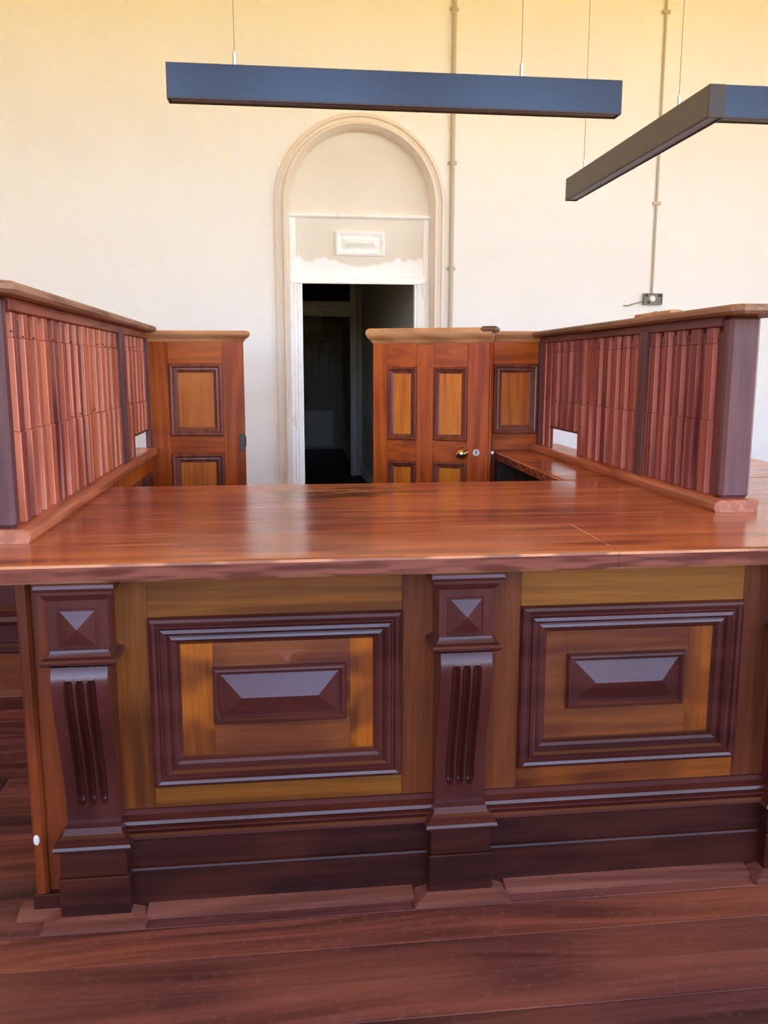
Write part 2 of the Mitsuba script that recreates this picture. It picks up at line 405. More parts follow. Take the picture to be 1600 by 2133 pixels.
# inner doorway across the corridor
YI = 12.0
inner = thing('door_2', 'inner doorway frame with fanlight across the dark corridor', kind='structure')
obj('transom', [bx(CX0, 0.96, YI - 0.06, YI + 0.08, 2.18, 2.36, 0.006), bx(CX0, 0.94, YI - 0.085, YI - 0.05, 2.30, 2.38, 0.012)], 'corridor_trim', inner)
obj('jamb', [bx(0.93, 1.0, YI - 0.08, YI + 0.1, 0.0, CZ, 0.006), bx(0.945, 0.985, YI - 0.10, YI - 0.07, 0.0, CZ, 0.01)], 'corridor_trim', inner)
obj('side_panel', bx(0.99, CX1, YI - 0.02, YI + 0.06, 0.0, CZ), 'corridor_paint', inner)
obj('fanlight', bx(CX0, 0.94, YI + 0.01, YI + 0.02, 2.36, CZ), 'black', inner)
whole('baseboard_corridor', [bx(CX1 - 0.02, CX1, YI + 0.1, CY1, 0, 0.16, 0.006), bx(CX1 - 0.02, CX1, CY0, YI - 0.02, 0, 0.16, 0.006)], 'corridor_trim', 'pale skirting along the right corridor wall', kind='structure')
endd = thing('door_3', 'panelled door at the far end of the dark corridor', kind='structure')
EX0, EX1 = 0.18, 0.98
obj('leaf', bx(EX0, EX1, CY1 - 0.05, CY1, 0.0, 2.05, 0.004), 'corridor_paint', endd)
obj('lower_panel', bx(EX0 + 0.04, EX1 - 0.06, CY1 - 0.062, CY1 - 0.045, 0.06, 0.72, 0.01), 'corridor_trim', endd)
for a, b in ((EX0 + 0.12, EX0 + 0.38), (EX0 + 0.46, EX1 - 0.1)):
    obj('upper_panel', frame(a, b, 1.0, 1.95, [(0, 0), (0.012, 0.02), (0.03, 0.004), (0.04, 0.002)], CY1 - 0.05, True), 'corridor_paint', endd)
obj('fanlight_pane', bx(EX0, 0.72, CY1 - 0.03, CY1, 2.14, 2.42, 0.004), 'corridor_trim', endd)
obj('knob', lathe([(0, 0.06), (0.03, 0.05), (0.03, 0.02), (0.015, 0.0)], 'y', 16, (0.32, CY1 - 0.05, 1.05)), 'brass', endd, smooth=40)

# other walls with tall windows
WZ0, WZ1 = 0.9, 4.5
def window_bars(n, wd, mesh_to):
    """Frame, glazing bars, sill and bright pane of one window in local (u from -wd/2 to wd/2, depth, z)."""
    h = wd / 2
    fr = [bx(-h - 0.08, -h + 0.05, -0.05, 0.12, WZ0 - 0.05, WZ1 + 0.1, 0.006), bx(h - 0.05, h + 0.08, -0.05, 0.12, WZ0 - 0.05, WZ1 + 0.1, 0.006),
          bx(-h, h, -0.05, 0.12, WZ1 - 0.05, WZ1 + 0.1, 0.006)]
    zm = (WZ0 + WZ1) / 2
    bars = [bx(-h, h, 0.0, 0.06, zm - 0.035, zm + 0.035, 0.005), bx(-0.02, 0.02, 0.01, 0.05, WZ0, WZ1, 0.004)]
    for z in (zm - 0.88, zm + 0.88):
        bars.append(bx(-h, h, 0.015, 0.045, z - 0.014, z + 0.014, 0.003))
    sill = bx(-h - 0.12, h + 0.12, -0.14, 0.12, WZ0 - 0.09, WZ0 - 0.02, 0.01)
    k = thing(f'window_{n}', 'tall sash window with pale frame letting in daylight', kind='structure')
    obj('window_frame', [mesh_to(m) for m in fr], 'window_paint', k)
    obj('glazing_bars', [mesh_to(m) for m in bars], 'window_paint', k)
    obj('sill', mesh_to(sill), 'window_paint', k)
    v = np.array([[-h, 0.09, WZ0 - 0.03], [h, 0.09, WZ0 - 0.03], [h, 0.09, WZ1], [-h, 0.09, WZ1]])
    pane = mesh_to(trimesh.Trimesh(v, [[0, 1, 2], [0, 2, 3]], process=False))
    obj('pane', pane, 'window_glass', k)

def wall_with_holes(u0, u1, holes):
    p = sbox(u0, -0.02, u1, ZC)
    for c, wd in holes:
        p = p.difference(sbox(c - wd / 2, WZ0 - 0.03, c + wd / 2, WZ1))
    return ext_y(p, 0.0, 0.3)
near_w = [(-3.5, 1.55), (-1.55, 1.55), (0.4, 1.55), (2.35, 1.55), (4.3, 1.55)]
m = wall_with_holes(XL - 0.3, XR + 0.3, near_w); m.apply_translation([0, YN - 0.3, 0])
whole('wall_near', m, 'plaster', 'plaster wall with tall windows behind the viewer', kind='structure')
def put_near(c):
    def f(m, pane=False):
        m = m.copy(); v = np.array(m.vertices)
        m = trimesh.Trimesh(np.stack([c - v[:, 0], YN - v[:, 1] - 0.1, v[:, 2]], 1), m.faces, process=False)
        if pane:
            if m.face_normals[0][1] < 0: m.invert()
        return m
    return f
for i, (c, wd) in enumerate(near_w):
    window_bars(i + 1, wd, put_near(c))
side_w = [(-1.2, 1.8), (1.2, 1.8), (3.6, 1.8)]
m = wall_with_holes(YN - 0.3, YF + 0.1, side_w)
whole('wall_right', swap_x(m, XR), 'plaster', 'plaster wall with tall windows along the right side', kind='structure')
def put_right(c):
    def f(m, pane=False):
        v = np.array(m.vertices)
        m = trimesh.Trimesh(np.stack([XR + v[:, 1] + 0.1, c + v[:, 0], v[:, 2]], 1), m.faces, process=False)
        if pane:
            if m.face_normals[0][0] > 0: m.invert()
        return m
    return f
for i, (c, wd) in enumerate(side_w):
    window_bars(i + 6, wd, put_right(c))
whole('wall_left', bx(XL - 0.3, XL, YN - 0.3, YF + 0.1, -0.02, ZC), 'plaster', 'plain plaster wall along the left side', kind='structure')
whole('ceiling', bx(XL - 0.3, XR + 0.3, YN - 0.3, YF + 0.3, ZC, ZC + 0.2), 'ceiling_paint', 'high cream ceiling', kind='structure')
for nm, m in (('baseboard_left', bx(XL, XL + 0.025, YN, YF, 0, 0.2, 0.008)), ('baseboard_far', [bx(XL, ACX - ARO, YF - 0.025, YF, 0, 0.2, 0.008), bx(ACX + ARO, XR, YF - 0.025, YF, 0, 0.2, 0.008)])):
    whole(nm, m, 'white_gloss', 'pale skirting board along the foot of the wall', kind='structure')

# floor: boards running along the counter
fl = thing('floor', 'worn reddish brown floorboards running along the counter', kind='structure')
obj('subfloor', bx(XL - 0.3, XR + 0.3, YN - 0.3, YF, -0.12, -0.025), 'floor_gap', fl)
BW = 0.1345
y = 2.034 - 11 * BW
obj('boarding', bx(XL, XR, YN, y - 0.001, -0.025, 0.0), 'floor_wood_1', fl, kind='stuff')
row = 0
last = -1
while y < YF - 0.001:
    y1 = min(y + BW, YF)
    x = XL
    joint = XL + rng.uniform(1.2, 4.5) if y > 2.4 else rng.uniform(-2.6, -1.1)
    while x < XR - 0.01:
        x1 = min(joint, XR)
        if XR - x1 < 0.6: x1 = XR
        t = int(rng.choice([k for k in range(4) if k != last], p=None)); last = t
        obj('board', bx(x + 0.0006, x1 - 0.0006, y + 0.0009, y1 - 0.0009, -0.025, rng.uniform(-0.0012, 0.0006), 0.0016), f'floor_wood_{t}', fl)
        x, joint = x1, x1 + (rng.uniform(3.0, 4.8) if y > 2.4 else rng.uniform(4.0, 5.0))
    y = y1

# ------------------------------------------------------------------ the counter front
YP = 2.30            # plane of the panelled front
ZT, ZU = 1.010, 0.958  # worktop top and underside
PILX = [-0.533, 0.481, 1.496, 2.511]
XC0, XC1 = -0.704, 2.66
ct = thing('counter', 'panelled dark wood counter front with fluted scroll pilasters in the foreground', 'counter')
obj('carcass', bx(XC0 + 0.012, XC1, YP + 0.02, 2.62, 0.0, ZU - 0.001), 'dark_inside', ct)
# stiles and rails between the pilasters
panels = [(-0.374, 0.320), (0.660, 1.326), (1.672, 2.340)]
RZ0, RZ1, FZ0, FZ1 = 0.262, ZU, 0.346, 0.833
for i, (a, b) in enumerate(panels):
    p0, p1 = PILX[i], PILX[i + 1]
    fr = obj('panel_frame', bx(a, b, YP, YP + 0.025, FZ1, RZ1, 0.0012), 'front_across', ct)
    obj('bottom_rail', bx(a, b, YP, YP + 0.025, RZ0, FZ0, 0.0012), 'front_across' if i == 0 else 'front_red_across', fr)
    fu = 'front_upright' if i == 0 else 'front_red_upright'
    obj('stile', bx(p0, a, YP, YP + 0.025, RZ0, RZ1, 0.0012), fu, fr)
    obj('stile', bx(b, p1, YP, YP + 0.025, RZ0, RZ1, 0.0012), 'front_red_upright', fr)
    um, hw = (-0.022, 0.184) if i == 0 else ((a + b) / 2 - 0.011, 0.178)
    pn = obj('panel', bx(um - hw + 0.001, um + hw + 0.012, YP + 0.012, YP + 0.026, FZ0 + 0.01, FZ1 - 0.01, 0.0006), 'front_field', ct)
    obj('end_veneer', bx(a + 0.01, um - hw + 0.0008, YP + 0.012, YP + 0.026, FZ0 + 0.01, FZ1 - 0.01), 'front_field_end' if i == 0 else 'front_field', pn)
    obj('end_veneer', bx(um + hw + 0.0122, b - 0.01, YP + 0.0121, YP + 0.026, FZ0 + 0.01, FZ1 - 0.01), 'front_field_end', pn)
    prof = [(0.0, -0.004), (0.0, 0.010), (0.004, 0.016), (0.012, 0.020), (0.020, 0.017), (0.025, 0.009), (0.029, 0.009), (0.033, 0.016), (0.042, 0.019),
            (0.049, 0.012), (0.053, 0.002), (0.057, 0.004), (0.064, 0.006), (0.072, 0.001), (0.078, -0.008), (0.082, -0.0125)]
    obj('panel_moulding', frame(a, b, FZ0, FZ1, prof, YP), 'dark_across', pn)
    r0, r1, q0, q1 = um - hw, um + hw, 0.520, 0.684
    obj('raised_moulding', frame(r0, r1, q0, q1, [(0, -0.0125), (0, 0.002), (0.004, 0.007), (0.011, 0.008), (0.016, 0.002), (0.019, -0.003), (0.022, -0.003)], YP), 'dark_across', pn)
    obj('raised_block', hip(r0 + 0.020, r1 - 0.020, q0 + 0.020, q1 - 0.020, 0.027, YP + 0.004), 'dark_across', pn)
obj('inner_board', bx(1.60, 2.64, 2.63, 3.63, 0.0, ZU - 0.001, 0.003), 'dark_inside', ct)
# worn bald mark above the first raised block
zz = [( -0.075, 0.722), (-0.035, 0.719), (-0.020, 0.712), (-0.008, 0.694), (0.004, 0.690), (0.012, 0.712), (0.03, 0.718), (0.062, 0.724), (0.03, 0.727), (0.004, 0.722), (-0.03, 0.727)]
obj('chipped_mark', ext_y(Polygon(zz).buffer(0), YP + 0.0112, YP + 0.0125), 'bruise', 'counter__panel')

# left end: corner board beyond the first pilaster
obj('corner_board', bx(XC0, PILX[0], YP - 0.012, YP + 0.025, 0.03, ZU, 0.003), 'corner_wood', ct)
obj('corner_post', bx(XC0, XC0 + 0.035, YP - 0.03, YP + 0.02, 0.03, ZU, 0.008), 'corner_wood', ct)
obj('end_board', bx(XC0, XC0 + 0.02, YP, 2.64, 0.0, ZU, 0.002), 'corner_wood', ct)
obj('paint_chip', trimesh.creation.icosphere(subdivisions=2, radius=0.012).apply_transform(np.diag([0.7, 0.35, 1.3, 1])).apply_translation([XC0 + 0.012, YP - 0.031, 0.222]), 'ivory', ct)

# plinth between pilaster bases
PLY = 2.255
for i in range(len(PILX) - 1):
    a, b = PILX[i] + 0.05, PILX[i + 1] - 0.05
    pl = obj('plinth', ext_x([(YP + 0.02, 0), (PLY, 0), (PLY, 0.120), (PLY + 0.003, 0.125), (PLY + 0.011, 0.128), (YP + 0.02, 0.128)], a, b), 'plinth_wood', ct)
    obj('plinth_board', ext_x([(YP + 0.02, 0.126), (PLY + 0.012, 0.126), (PLY + 0.012, 0.214), (YP + 0.02, 0.214)], a, b), 'plinth_wood', pl)
    obj('plinth_moulding', ext_x([(YP + 0.02, 0.212), (PLY + 0.010, 0.212), (PLY - 0.006, 0.214), (PLY - 0.012, 0.220), (PLY - 0.011, 0.227), (PLY - 0.004, 0.233), (PLY + 0.008, 0.235), (PLY + 0.008, 0.239), (PLY - 0.001, 0.240), (PLY - 0.001, 0.246),
                                  (PLY + 0.016, 0.248), (PLY + 0.018, 0.253), (PLY + 0.010, 0.255), (PLY + 0.012, 0.261), (PLY + 0.026, 0.265), (PLY + 0.036, 0.268), (PLY + 0.038, 0.282), (YP + 0.02, 0.286)], a, b), 'dark_across', pl)
    obj('shoe_moulding', ext_x([(PLY + 0.02, 0.0), (PLY - 0.046, 0.0), (PLY - 0.046, 0.006), (PLY - 0.034, 0.012), (PLY + 0.0, 0.022), (PLY + 0.02, 0.022)], PILX[i] + 0.135, PILX[i + 1] - 0.135), 'shoe_wood', pl)
obj('corner_plinth', bx(XC0 - 0.006, PILX[0] - 0.05, PLY + 0.008, PLY + 0.06, 0, 0.06, 0.003), 'plinth_wood', ct)
obj('corner_shoe', ext_x([(PLY + 0.05, 0), (PLY - 0.02, 0), (PLY - 0.02, 0.006), (PLY + 0.01, 0.02), (PLY + 0.05, 0.02)], XC0 - 0.045, PILX[0] - 0.10), 'shoe_wood', ct)

def scroll_mesh():
    """S-curved fluted console: local x centred, y depth to YP, z from 0.265 to 0.742."""
    zs = np.linspace(0.262, 0.738, 72)
    cz = [0.262, 0.30, 0.36, 0.44, 0.52, 0.60, 0.66, 0.70, 0.738]
    cy = [2.258, 2.258, 2.254, 2.241, 2.219, 2.196, 2.184, 2.182, 2.194]
    from scipy.interpolate import CubicSpline
    yf = CubicSpline(cz, cy)(zs)
    hw = 0.071
    FR = 0.0108
    xs = np.unique(np.round(np.concatenate([np.linspace(-hw, -0.045, 4), np.linspace(-0.045, 0.045, 49), np.linspace(0.045, hw, 4)]), 6))
    rows = []
    for z, yy in zip(zs, yf):
        line = []
        for x in xs:
            d = 0.0
            for c in (-0.029, 0.0, 0.029):
                u = (x - c) / FR
                # flute with rounded ends
                e = min(z - 0.325, 0.702 - z)
                cap = 1.0 if e > FR else (math.sqrt(max(0.0, 1 - ((FR - e) / FR) ** 2)) if e > 0 else 0.0)
                if cap > 0 and abs(u) < cap:
                    d = max(d, 0.023 * math.sqrt(max(0.0, 1 - (u / cap) ** 2)) * (0.35 + 0.65 * cap))
            line.append([x, yy + d, z])
        rows.append(line)
    G = np.array(rows); nz, nx = G.shape[:2]
    f = []
    idx = lambda i, j: i * nx + j
    for i in range(nz - 1):
        for j in range(nx - 1):
            f += [[idx(i, j), idx(i, j + 1), idx(i + 1, j + 1)], [idx(i, j), idx(i + 1, j + 1), idx(i + 1, j)]]
    V = [G.reshape(-1, 3)]
    base = nz * nx
    bl = np.array([[-hw, YP + 0.01, z] for z in zs]); br = np.array([[hw, YP + 0.01, z] for z in zs])
    fl_, fr_ = G[:, 0].copy(), G[:, -1].copy()
    V += [fl_, bl, fr_, br]
    L0, L1, R0_, R1 = base, base + nz, base + 2 * nz, base + 3 * nz
    for i in range(nz - 1):
        f += [[L0 + i, L0 + i + 1, L1 + i + 1], [L0 + i, L1 + i + 1, L1 + i], [R0_ + i, R1 + i, R1 + i + 1], [R0_ + i, R1 + i + 1, R0_ + i + 1]]
    return trimesh.Trimesh(np.vstack(V), f, process=False)
SCROLL = scroll_mesh()
HB, HW = 0.093, 0.071
for i, px in enumerate(PILX):
    a, b = px - HW, px + HW
    pk = obj('pilaster', bx(a - 0.004, b + 0.004, 2.205, YP + 0.01, 0.752, 0.935, 0.002), 'dark_upright', ct)
    obj('diamond_frame', frame(px - 0.052, px + 0.052, 0.783, 0.892, [(0, -0.001), (0.003, 0.0035), (0.006, 0.0035), (0.008, -0.0006)], 2.205), 'dark_upright', pk)
    obj('diamond', hip(px - 0.043, px + 0.043, 0.792, 0.884, 0.018, 2.2045), 'dark_upright', pk)
    obj('cornice', wrap([(-0.004, 0.905), (0.0, 0.912), (0.010, 0.920), (0.016, 0.930), (0.022, 0.932), (0.022, 0.940), (0.027, 0.943), (0.029, 0.949), (0.026, 0.9575)], a, b, 2.205, YP + 0.01), 'dark_across', pk, smooth=25)
    obj('collar', wrap([(-0.005, 0.724), (0.0, 0.730), (0.005, 0.738), (0.018, 0.742), (0.025, 0.747), (0.026, 0.753), (0.022, 0.759), (0.010, 0.763), (0.004, 0.772), (0.002, 0.779), (-0.004, 0.781)], a, b, 2.207, YP + 0.01), 'dark_across', pk, smooth=25)
    s = SCROLL.copy(); s.apply_translation([px, 0, 0])
    obj('scroll', s, 'dark_upright', pk, smooth=35)
    pb = obj('pilaster_base', bx(px - HB, px + HB, 2.214, YP + 0.02, 0.0, 0.131, 0.003), 'plinth_wood', ct)
    obj('base_block', bx(px - HB + 0.006, px + HB - 0.006, 2.222, YP + 0.02, 0.13, 0.216, 0.003), 'plinth_wood', pb)
    obj('base_moulding', wrap([(0.0, 0.208), (0.006, 0.212), (0.010, 0.219), (0.007, 0.227), (0.001, 0.230), (0.001, 0.236), (-0.006, 0.239), (-0.006, 0.244), (-0.014, 0.250), (-0.016, 0.257), (-0.019, 0.268), (-0.03, 0.270)], px - HB, px + HB, 2.216, YP + 0.02), 'dark_across', pb, smooth=25)
    obj('base_shoe', wrap([(0.045, 0.0), (0.045, 0.006), (0.034, 0.012), (-0.002, 0.022)], px - HB, px + HB, 2.214, YP + 0.02), 'shoe_wood', pb)

# ------------------------------------------------------------------ worktop
YW0, YW1 = 2.192, 3.645
wt = thing('worktop', 'glossy reddish brown wooden worktop of the counter reflecting the pale wall', 'worktop')
def slab_profile(z0=ZU, z1=ZT, r=0.012):
    return [(r, z0), (0.004, z0 + 0.004), (0.0, z0 + 0.014), (0.0, z1 - r), (r * 0.3, z1 - r * 0.3), (r, z1)]
def slab(poly, name, matk, par, z0=ZU, z1=ZT, clip=None):
    rs = []
    for ins, z in ((0.008, z0), (0.0, z0 + 0.008), (0.0, z1 - 0.010), (0.003, z1 - 0.003), (0.010, z1)):
        q = Polygon(poly).buffer(-ins, join_style=2)
        if clip is not None: q = q.intersection(clip)
        c = np.array(q.exterior.coords)[:-1]
        if Polygon(c).exterior.is_ccw: c = c[::-1]
        rs.append((c, z))
    n0 = len(rs[0][0])
    R_ = [np.column_stack([c, np.full(len(c), z)]) for c, z in rs if len(c) == n0]
    for k in range(1, len(R_)):
        d = np.linalg.norm(R_[k][:, :2] - R_[0][0, :2], axis=1)
        R_[k] = np.roll(R_[k], -int(np.argmin(d)), axis=0)
    m = rings(R_)
    top = ext_z(Polygon(R_[-1][:, :2]), z1 - 0.0001, z1)
    bot = ext_z(Polygon(R_[0][:, :2]), z0, z0 + 0.0001)
    return obj(name, [m, top, bot], matk, par)
JX = 0.898
cr = [(-1.02 + 0.09 * (1 - math.cos(t)), YW0 + 0.09 * (1 - math.sin(t))) for t in np.linspace(0, math.pi / 2, 8)]
OUT = [(2.80, YW1), (-0.86, YW1), (-0.86, 2.64), (-1.02, 2.64)] + cr + [(2.80, YW0)]
slab(OUT, 'board', 'top_wood', wt, clip=sbox(-3, 0, JX, 9))
slab(OUT, 'board', 'top_wood', wt, clip=sbox(JX + 0.0008, 0, 5, 9))
obj('joint_line', bx(JX - 0.0015, JX + 0.0023, 2.25, 2.61, ZT - 0.001, ZT + 0.0004), 'worn_edge', wt)

# ------------------------------------------------------------------ right wing counter
rw = thing('side_counter', 'narrow dark counter running back from the worktop under the right screen', 'counter')
slab([(1.222, YW1 + 0.001), (2.55, YW1 + 0.001), (2.55, 4.975), (1.248, 4.975)], 'wing_top', 'top_wood', rw)
obj('back_board', bx(1.60, 2.50, 3.665, 4.975, 0.0, ZU - 0.001, 0.003), 'dark_inside', rw)  # coloured dark for the shade below the wing top
obj('shelf', bx(1.30, 1.60, 3.70, 4.975, 0.40, 0.43, 0.003), 'dark_inside', rw)
obj('support', bx(1.27, 1.60, 3.655, 3.69, 0.0, ZU - 0.001, 0.003), 'dark_inside', rw)
obj('end_board', bx(1.25, 1.60, 4.955, 4.975, 0.0, ZU - 0.001, 0.002), 'dark_inside', rw)  # dark board added to blacken the open space under the top
obj('edge_wear', bx(1.206, 1.2215, 3.6465, 3.658, ZU + 0.01, ZT - 0.006, 0.003), 'ivory', rw, label='bare pale chip at the inner corner of the top')

# ------------------------------------------------------------------ left wing base (panelled inside), further counter on the left
lw = thing('side_partition', 'low panelled wood partition under the left slatted screen', 'partition')
obj('body', bx(-0.795, -0.735, 2.65, 4.975, 0.0, ZT - 0.001, 0.003), 'partition_upright', lw)
for k, yb in enumerate(np.arange(2.75, 4.9, 0.36)):
    def side(m):
        v = np.array(m.vertices)
        return trimesh.Trimesh(np.stack([-0.735 + (0 - v[:, 1]), v[:, 0], v[:, 2]], 1), m.faces, process=False)
    obj('panel_moulding', side(frame(yb, yb + 0.28, 0.12, 0.93, [(0, 0), (0.004, 0.016), (0.018, 0.02), (0.03, 0.008), (0.042, 0.004)], 0.0)), 'dark_upright', lw)
    obj('panel', side(frame(yb + 0.04, yb + 0.24, 0.16, 0.89, [(0, 0.0), (0.002, 0.004), (0.01, 0.004)], 0.0, True)), 'front_field', lw)

fc = thing('counter', 'second panelled counter front seen at the left edge beyond the floor', 'counter')
Y2 = 3.98
obj('carcass', bx(-2.9, -0.80, Y2 + 0.03, Y2 + 0.6, 0.0, 0.96), 'dark_inside', fc)
obj('plinth', bx(-2.9, -0.80, Y2, Y2 + 0.05, 0.0, 0.20, 0.004), 'front_field', fc)
obj('plinth_moulding', bx(-2.9, -0.80, Y2 - 0.02, Y2 + 0.05, 0.20, 0.245, 0.01), 'dark_across', fc)
obj('front_board', bx(-2.9, -0.80, Y2 + 0.01, Y2 + 0.05, 0.245, 0.96, 0.003), 'dark_upright', fc)
for a in (-1.56, -2.56):
    obj('panel_moulding', frame(a, a + 0.62, 0.33, 0.86, [(0, 0), (0.0, 0.012), (0.02, 0.02), (0.04, 0.01), (0.07, 0.016), (0.085, 0.0)], Y2 + 0.01), 'dark_across', fc)
obj('counter_top', bx(-2.95, -0.80, Y2 - 0.08, Y2 + 0.65, 0.96, 1.01, 0.008), 'top_wood', fc)
obj('shoe_moulding', ext_x([(Y2, 0), (Y2 - 0.04, 0), (Y2 - 0.04, 0.006), (Y2, 0.02)], -2.9, -0.80), 'shoe_wood', fc)

# ------------------------------------------------------------------ slatted screens
def screen(side, x0, label, near, y_sill0, posts, y_end, slot, zcap, zr, matk, cap_y0, cap_x):
    """side +1: the slats face +x; x0 the plane of the front slats. posts = (y0, y1) uprights."""
    k = thing('slatted_screen', label, 'screen')
    X = lambda w: x0 + side * w
    sl = 0.05
    z0 = ZT + 0.0004
    # sill with rounded nose
    prof = [(X(-0.115), z0), (X(0.036), z0), (X(0.042), z0 + 0.010), (X(0.042), z0 + 0.026), (X(0.034), z0 + 0.037), (X(0.022), z0 + 0.041), (X(-0.115), z0 + 0.041)]
    obj('sill', ext_y(Polygon(prof), y_sill0, y_end), 'sill_wood', k)
    zb = z0 + 0.041
    obj('backing', [bx(X(-0.028), X(-0.033), posts[0][0] + 0.03, slot[0], zb, zcap, 0.001), bx(X(-0.008), X(-0.012), slot[1], y_end, zb, zcap, 0.001),
                    bx(X(-0.028), X(-0.033), slot[0] - 0.001, y_end, slot[2] + 0.004, zcap, 0.001)], 'slat_back', k)
    obj('top_rail', bx(X(-0.040), X(0.008), posts[0][1] - 0.004, y_end, zr, zcap, 0.002), 'rail_left' if side > 0 else 'rail_right', k)
    # cap
    cx0, cx1 = cap_x
    cp = Polygon([(cx0, cap_y0 + 0.03), (cx0 + 0.03, cap_y0), (cx1 - 0.03, cap_y0), (cx1, cap_y0 + 0.03), (cx1, y_end), (cx0, y_end)])
    rs = []
    for ins, z in ((0.010, zcap), (0.0, zcap + 0.009), (0.0, zcap + 0.022), (0.006, zcap + 0.030)):
        c = np.array(cp.buffer(-ins, join_style=2).exterior.coords)[:-1]
        rs.append(np.column_stack([c, np.full(len(c), z)]))
    obj('cap', rings(rs, True, True), 'cap_wood', k)
    for i, (a, b) in enumerate(posts):
        w1 = 0.012 if 0 < i else 0.0
        obj('post', bx(X(-0.110 if i == 0 else -0.012 if i == len(posts) - 1 else -0.036), X(w1), a, b, zb, zcap if i == 0 else zr + 0.012, 0.012 if i == 0 else 0.004), 'post_wood', k)
    # alternate proud and set-back slats
    P = 0.110
    for i in range(len(posts) - 1 + (1 if posts[-1][1] < y_end - 0.05 else 0)):
        a = posts[i][1]
        b = posts[i + 1][0] if i + 1 < len(posts) else y_end
        n = max(1, round((b - a) / P))
        p = (b - a) / n
        for j in range(n):
            s0 = a + j * p
            # set-back slat fills the first part of the pitch, proud slat the rest
            for kind in (0, 1):
                c0, c1 = (s0, s0 + p * 0.50) if kind == 0 else (s0 + p * 0.44, s0 + p * 1.0)
                lo = zb
                if c1 > slot[0] + 0.008 and c0 < slot[1] - 0.008:
                    if (c0 + c1) / 2 < slot[0]: c1 = slot[0]
                    elif (c0 + c1) / 2 > slot[1]: c0 = slot[1]
                    else: lo = slot[2]
                if kind == 0:
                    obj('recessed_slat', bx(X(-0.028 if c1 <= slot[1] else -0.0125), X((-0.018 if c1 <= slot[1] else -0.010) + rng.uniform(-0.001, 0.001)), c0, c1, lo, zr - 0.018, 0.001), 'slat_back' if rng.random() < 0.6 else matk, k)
                else:
                    parts = []
                    dj = rng.uniform(-0.0015, 0.0015)
                    for t, (za, zz) in enumerate(((lo, 1.315), (1.315, 1.582), (1.582, zr))):
                        if zz - za < 0.02: continue
                        sh = (0.000, 0.003, 0.009)[t]
                        parts.append(bx(X(-0.027 if (c0 + c1) / 2 < slot[1] else -0.010), X(0.002 - (0.0, 0.003, 0.006)[t] + dj), c0 + sh, c1 - 0.002 - sh * 0.3, za, zz, 0.0022))
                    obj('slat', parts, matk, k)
    # slot lining
    obj('slot_head', bx(X(-0.032), X(0.004), slot[0] - 0.012, slot[1] + 0.012, slot[2], slot[2] + 0.010, 0.002), 'dark_upright', k)
    return k
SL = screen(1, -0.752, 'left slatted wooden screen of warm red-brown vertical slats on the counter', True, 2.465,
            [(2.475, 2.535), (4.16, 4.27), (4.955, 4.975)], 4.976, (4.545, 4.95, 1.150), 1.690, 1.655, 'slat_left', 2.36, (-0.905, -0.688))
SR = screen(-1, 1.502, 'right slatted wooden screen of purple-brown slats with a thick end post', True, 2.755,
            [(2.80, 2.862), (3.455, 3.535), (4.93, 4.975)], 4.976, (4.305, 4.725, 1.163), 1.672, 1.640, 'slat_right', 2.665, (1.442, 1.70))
def nails(k, xs, y0, y1, slot):
    pts = []
    for z in (1.590, 1.322):
        for yy in np.arange(y0, y1, 0.055):
            if rng.random() < 0.38:
                pts.append(trimesh.creation.icosphere(subdivisions=1, radius=0.003).apply_translation([xs, yy + rng.uniform(-0.01, 0.01), z + rng.uniform(-0.008, 0.012)]))
    obj('nail_heads', pts, 'nail', k, kind='stuff')
nails(SL, -0.752, 2.56, 4.9, None)
nails(SR, 1.502, 2.88, 4.9, None)

whole('wood_offcut', bx(1.50, 1.55, 3.27, 3.62, 1.7023, 1.722, 0.003), 'cap_across', 'thin strip of bare wood lying on top of the right screen', 'wood strip')

# ------------------------------------------------------------------ cross partitions at the back of the enclosure
def partition(name, label, x0, x1, cols, zt, right_end):
    k = thing(name, label, 'partition')
    yf = 4.98
    obj('body', bx(x0, x1, yf + 0.012, yf + 0.055, 0.0, zt, 0.002), 'partition_upright', k)
    zs = ((1.112, 1.520), (0.20, 1.015))
    a, b = cols
    obj('stile', bx(x0, a, yf, yf + 0.02, 0.0, zt, 0.0015), 'partition_upright', k)
    obj('stile', bx(b, x1, yf, yf + 0.02, 0.0, zt, 0.0015), 'partition_upright', k)
    for z0, z1 in ((1.520, zt), (1.015, 1.112), (0.0, 0.20)):
        obj('rail', bx(a, b, yf, yf + 0.02, z0, z1, 0.0015), 'partition_across', k)
    for z0, z1 in zs:
        obj('panel_moulding', frame(a, b, z0, z1, [(0, -0.004), (0.002, 0.010), (0.012, 0.015), (0.020, 0.012), (0.026, 0.002), (0.034, 0.003), (0.042, -0.004), (0.052, -0.010)], yf), 'door_moulding', k)
        obj('panel', frame(a + 0.05, b - 0.05, z0 + 0.05, z1 - 0.05, [(0, -0.012), (0.002, -0.009), (0.01, -0.009)], yf, True), 'partition_field', k)
    e = 0.04 if right_end else 0.0
    cp = [(0.0, zt - 0.006), (0.008, zt + 0.002), (0.014, zt + 0.012), (0.026, zt + 0.020), (0.036, zt + 0.032), (0.038, zt + 0.042), (0.034, zt + 0.050), (0.022, zt + 0.055)]
    rs = [np.array([[x0, yf + 0.06 + o, z], [x0, yf - o, z], [x1 + (o if right_end else 0), yf - o, z], [x1 + (o if right_end else 0), yf + 0.06 + o, z]]) for o, z in cp]
    obj('cap', rings(rs, True, True), 'cap_across', k, smooth=25)
    return k
PL = partition('partition_panel', 'orange brown panelled partition ending left of the doorway, joined to left screen', -0.772, -0.218, (-0.634, -0.336), 1.645, True)
